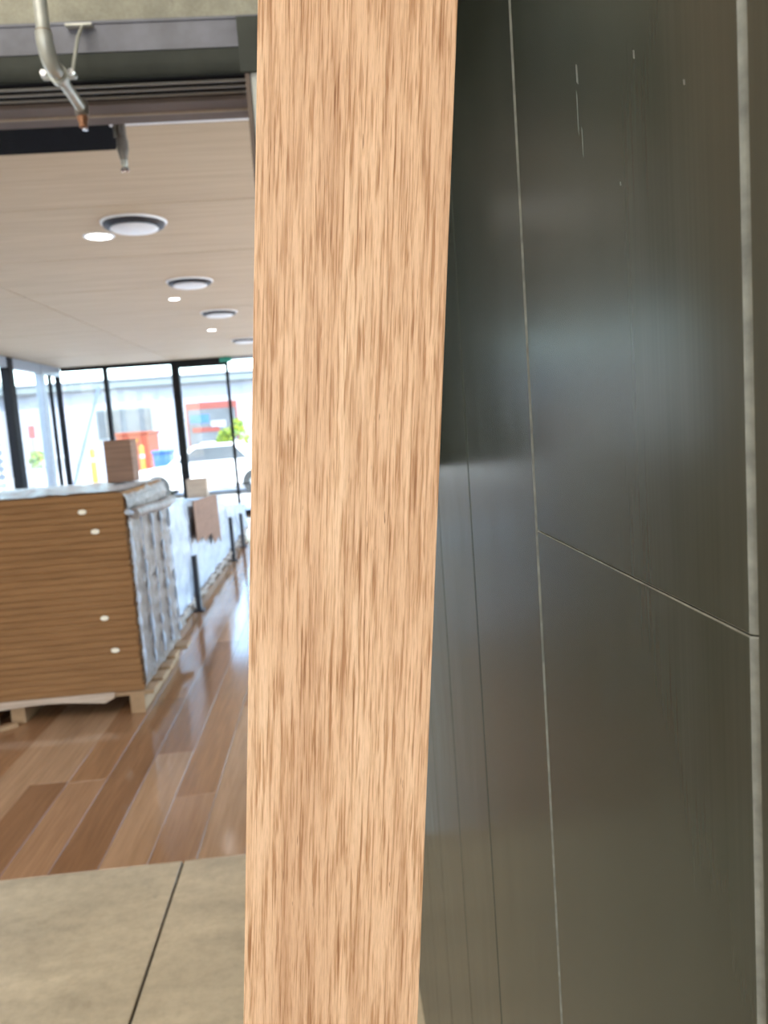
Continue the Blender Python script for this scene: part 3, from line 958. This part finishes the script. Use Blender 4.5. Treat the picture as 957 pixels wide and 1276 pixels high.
# ================================================================== OUTSIDE THE SHOPFRONT
g = bx(-60, 40, HY1 + 0.12, 80, -0.2, -0.06).build('ground', MAT['asphalt'])
tag(g, 'pale sunlit pavement outside the shopfront', 'ground', kind='structure')
g2 = bx(-60, HX0 - 0.16, -30, HY1 + 0.12, -0.2, -0.06).build('ground_side', MAT['asphalt'])
tag(g2, 'pale sunlit yard beside the building', 'ground', kind='structure')
g3 = bx(HX0 - 0.15, 40, -30, -3.86, -0.2, -0.06).build('ground_back', MAT['asphalt'])
tag(g3, 'pale sunlit yard behind the entry', 'ground', kind='structure')

g4 = bx(HX1 + 0.16, 40, -3.86, HY1 + 0.12, -0.2, -0.06).build('ground_right', MAT['asphalt'])
tag(g4, 'pale sunlit strip of yard along the right side of the hall', 'ground', kind='structure')
bl = thing('white_building', 'long white clad building with grey gutter across the yard', 'building', (0, 30, -0.06))
bx(-22, 8, 0, 6, 0, 3.5).build('wall', MAT['ext_white'], bl)
bx(-22.2, 8.2, -0.35, 0.0, 3.42, 3.68).build('gutter', MAT['ext_grey'], bl, bevel=0.02)
MB().prism([(-0.4, 3.70), (6.2, 3.70), (6.2, 3.78), (-0.4, 3.76)], 0, -22.2, 8.2).build('roof', MAT['ext_white'], bl)
for k in range(38):
    xk = -21.8 + k * 0.78
    if -8.6 < xk < -6.3 or -5.3 < xk < -3.2:
        continue
    bx(xk - 0.02, xk + 0.02, -0.03, 0, 0.05, 3.40).build('cladding_rib', MAT['ext_white'], bl)
wn_ = bx(-8.45, -6.42, -0.04, 0.02, 1.60, 2.68).build('window', MAT['ext_grey'], bl)
for a in ((-8.40, -7.46), (-7.40, -6.47)):
    bx(a[0], a[1], -0.055, -0.04, 1.65, 2.63).build('pane', MAT['ext_glass'], wn_)
wn_ = bx(-5.18, -3.30, -0.04, 0.02, 1.05, 2.70).build('window', MAT['red'], bl)
bx(-5.12, -3.36, -0.055, -0.04, 1.10, 2.45).build('pane', MAT['ext_glass'], wn_)
for (a, b, c, d_, mt) in ((-5.05, -4.35, 1.95, 2.25, 'blue'), (-4.3, -3.75, 1.75, 2.0, 'ext_white'), (-5.0, -4.0, 1.60, 1.78, 'red')):
    bx(a, b, -0.065, -0.055, c, d_).build('shop_display', MAT[mt], wn_)

bl2 = thing('white_shed', 'white corrugated building seen through the side glazing', 'building', (-11.5, 10, -0.06))
bx(-4, 0, -24, 19, 0, 3.6).build('wall', MAT['ext_cream'], bl2)
bx(0, 0.25, -24.2, 19.2, 3.55, 3.85).build('gutter', MAT['ext_grey'], bl2, bevel=0.02)
for k in range(42):
    bx(0, 0.04, -1.8 + k * 0.5 - 0.03, -1.8 + k * 0.5 + 0.03, 0.05, 3.55).build('cladding_rib', MAT['ext_cream'], bl2)

# orange skip with yellow warning stripe
sk = thing('skip_bin', 'orange skip bin standing in the yard', 'skip', (-5.78, 24, -0.06))
MB().prism([(-0.49, 0.35), (-0.49, 1.66), (0.47, 1.66), (0.47, 0.10), (-0.40, 0.10)], 1, 0, 1.3).build('hopper', MAT['orange'], sk, bevel=0.01)
bx(-0.53, 0.51, -0.03, 1.33, 1.66, 1.74).build('rim', MAT['orange'], sk, bevel=0.01)
for xk in (-0.25, 0.22):
    bx(xk - 0.03, xk + 0.03, -0.04, 0.0, 0.10, 1.62).build('rib', MAT['orange'], sk)
bx(-0.30, 0.15, -0.052, -0.041, 1.44, 1.52).build('stripe', MAT['yellow'], sk)
for xk in (-0.35, 0.38):
    bx(xk - 0.08, xk + 0.08, 0.1, 1.2, 0, 0.10).build('skid', MAT['dkplastic'], sk)
for (xb, lab) in ((-6.42, 'yellow bollard left of the orange skip bin'), (-5.10, 'yellow bollard in front of the orange skip bin')):
    b = thing('bollard', lab, 'bollard', (xb, 22.0, -0.06), 'yellow safety bollards')
    MB().lathe((0, 0, 0), [(0.005, 1.36), (0.06, 1.34), (0.075, 1.30), (0.075, 0.02), (0.075, 0.0)], 16).build('post', MAT['yellow'], b, smooth=True)
    MB().lathe((0, 0, 0), [(0.078, 1.10), (0.078, 1.00), (0.074, 0.99), (0.074, 1.11)], 16).build('reflective_band', MAT['ext_white'], b)
    bx(-0.12, 0.12, -0.12, 0.12, 0, 0.015).build('base_plate', MAT['yellow'], b)
wb = thing('wheelie_bin', 'dark blue wheelie bin right of the orange skip', 'bin', (-4.62, 22.2, -0.06))
MB().prism([(-0.17, 0.05), (-0.24, 1.08), (0.24, 1.08), (0.17, 0.05)], 1, 0, 0.5).build('body', MAT['blue'], wb, bevel=0.01)
bx(-0.27, 0.27, -0.04, 0.55, 1.08, 1.16).build('lid', MAT['blue'], wb, bevel=0.02)
for sx in (-1, 1):
    MB().lathe((sx * 0.2, 0.48, 0.1), [(0.1, -0.03), (0.1, 0.03)], 14, 0).build('wheel', MAT['tyre'], wb)


def car(label, x, y, length=4.2):
    c = thing('parked_car', label, 'car', (x, y, -0.06), 'white cars parked in the yard')
    L = length / 2
    prof = [(-L, 0.30), (-L, 0.62), (-L + 0.15, 0.72), (-L + 0.95, 0.80), (L - 0.6, 0.84), (L - 0.05, 0.78), (L, 0.55), (L, 0.30), (L - 0.3, 0.22), (-L + 0.3, 0.22)]
    MB().prism(prof, 1, -0.82, 0.82).build('body', MAT['car'], c, bevel=0.04, seg=2)
    cab = [(-L + 0.95, 0.80), (-L + 1.65, 1.26), (-L + 2.7, 1.28), (L - 0.55, 0.84)]
    MB().prism(cab, 1, -0.68, 0.68).build('cabin', MAT['car'], c, bevel=0.05, seg=2)
    gl = [(-L + 1.2, 0.86), (-L + 1.72, 1.20), (-L + 2.65, 1.21), (L - 0.95, 0.88)]
    MB().prism(gl, 1, -0.695, -0.675).build('side_window', MAT['ext_glass'], c)
    for xw in (-L + 0.75, L - 0.8):
        for yw in (-0.78, 0.78):
            wh = MB().lathe((xw, yw, 0.30), [(0.16, -0.09), (0.29, -0.09), (0.30, -0.06), (0.30, 0.06), (0.29, 0.09), (0.16, 0.09)], 20, 1).build('wheel', MAT['tyre'], c)
            MB().lathe((xw, yw, 0.30), [(0.01, -0.095), (0.17, -0.088), (0.17, 0.088), (0.01, 0.095)], 16, 1).build('hub', MAT['chrome'], wh)
    return c


car('low white car parked right of the orange skip bin', -3.0, 20.2, 3.9)
car('white car parked below the red framed shop window', -3.6, 26.5, 4.2)

# clipped shrub in a trough
sh = thing('shrub', 'yellow-green leafy shrub growing beside the entrance', 'shrub', (-2.62, 22.0, -0.06))
lm = MB()
for i in range(900):
    a, b = random.uniform(0, 6.283), random.uniform(-1, 1)
    r = random.uniform(0.55, 1.0) ** 0.6
    lobe = random.choice([(-0.18, 1.15, 0.30), (0.12, 1.35, 0.34), (0.24, 1.0, 0.26), (-0.05, 0.85, 0.36), (0.17, 1.68, 0.16), (-0.20, 1.42, 0.16)])
    q = math.sqrt(1 - b * b)
    c = Vector((lobe[0] + lobe[2] * r * q * math.cos(a), lobe[2] * r * q * math.sin(a), lobe[1] + lobe[2] * 1.25 * r * b))
    d1 = Vector((random.gauss(0, 1), random.gauss(0, 1), random.gauss(0, 1) + 0.3)).normalized() * 0.085
    d2 = d1.orthogonal().normalized() * 0.032
    k = len(lm.v)
    lm.v += [tuple(c - d1), tuple(c + d2), tuple(c + d1), tuple(c - d2)]
    lm.f.append((k, k + 1, k + 2, k + 3))
lo = lm.build('foliage', MAT['leaf'], sh)
lo['kind'] = 'stuff'
for a in (0.0, 2.1, 4.2):
    MB().tube([(0, 0, 0.3), (0.10 * math.cos(a), 0.10 * math.sin(a), 0.7), (0.22 * math.cos(a), 0.2 * math.sin(a), 1.3)], [0.03, 0.022, 0.01], 8).build('stem', MAT['bark'], sh)
MB().prism([(-0.35, 0.0), (-0.42, 0.45), (0.42, 0.45), (0.35, 0.0)], 1, -0.3, 0.3).build('planter', MAT['ext_white'], sh, bevel=0.02)

po = thing('leaning_pole', 'thin grey pole leaning outside the left panes', 'pole', (-6.55, 20, -0.06))
MB().tube([(0, 0, 0.0), (1.05, 0, 2.86)], 0.04, 10).build('shaft', MAT['pole'], po, smooth=True)
MB().lathe((0, 0, 0), [(0.16, 0.0), (0.16, 0.05), (0.05, 0.07)], 16).build('base', MAT['ext_grey'], po)

# things in the side yard
ls = thing('slatted_screen', 'white slatted screen outside the side glazing by the black post', 'screen', (-5.6, 12.9, -0.06))
for i in range(13):
    bx(-0.02, 0.02, -1.3, 1.1, 0.15 + i * 0.14, 0.24 + i * 0.14).build('slat', MAT['ext_white'], ls, bevel=0.004)
for yy in (-1.28, 1.08):
    bx(-0.05, -0.02, yy - 0.03, yy + 0.03, 0, 2.0).build('post', MAT['ext_white'], ls)
pt = thing('white_drum', 'white plastic drum with a small plant outside the side glazing', 'drum', (-6.47, 18.0, -0.06))
MB().lathe((0, 0, 0), [(0.01, 0), (0.30, 0.0), (0.33, 0.1), (0.33, 0.55), (0.29, 0.66), (0.31, 0.95), (0.20, 1.02), (0.01, 1.02)], 20).build('barrel', MAT['ext_white'], pt, smooth=True)
lm = MB()
for i in range(90):
    a = random.uniform(0, 6.283)
    c = Vector((0.16 * math.cos(a) * random.random(), 0.16 * math.sin(a) * random.random(), 1.05 + random.random() * 0.35))
    d1 = Vector((random.gauss(0, 1), random.gauss(0, 1), 1.2)).normalized() * 0.09
    d2 = d1.orthogonal().normalized() * 0.03
    k = len(lm.v)
    lm.v += [tuple(c - d1), tuple(c + d2), tuple(c + d1), tuple(c - d2)]
    lm.f.append((k, k + 1, k + 2, k + 3))
lo = lm.build('foliage', MAT['leaf'], pt)
lo['kind'] = 'stuff'
rs = thing('red_marker', 'small red marker plate on a thin post outside the side glazing', 'sign', (-7.04, 19.5, -0.06))
bx(-0.02, 0.02, -0.02, 0.02, 0, 2.0).build('post', MAT['ext_grey'], rs)
bx(-0.08, 0.08, -0.03, -0.02, 1.72, 2.02).build('plate', MAT['red'], rs, bevel=0.004)

bs = thing('shade_hood', 'unseen black hood added behind the oak plank to darken the boarded wall', 'hood', (WX, 1.05, 1.385))  # unseen hood added to darken the wall and its reflection
bx(-0.158, -0.002, 0, 0.022, 0, 1.1).build('end_panel', MAT['black'], bs, bevel=0.002)  # dark panel placed for the wall to reflect
bx(-0.126, -0.002, -0.63, -0.001, 0.425, 0.455).build('shade_canopy', MAT['black'], bs, bevel=0.002)  # added out of view to shade the wall below it
for yy in (-0.55, -0.12):
    bx(-0.06, 0.0, yy, yy + 0.02, 0.455, 0.50).build('bracket', MAT['frame'], bs)

# ================================================================== THE OAK PLANK IN FRONT
PY, PWID, PTH = 0.360, 0.0860, 0.012
# right edge passes x=0.021 at z=1.151 and x=0.0714 at z=1.629; it meets the wall out of frame, at its top
lean = math.atan2(0.0714 - 0.021, 1.629 - 1.151)
top_z = 2.07
right_top = 0.0714 + (top_z - 1.629) * math.tan(lean)
Lp = top_z / math.cos(lean)
pk = MB().box(-PWID, 0, 0, PTH, -Lp + 0.010, 0).build('oak_plank', MAT['oak'], None, (right_top, PY, top_z), bevel=0.0005, seg=2)
pk.rotation_euler = (0, lean, 0)
tag(pk, 'light oak plank leaning upright against the dark boarded wall', 'plank')
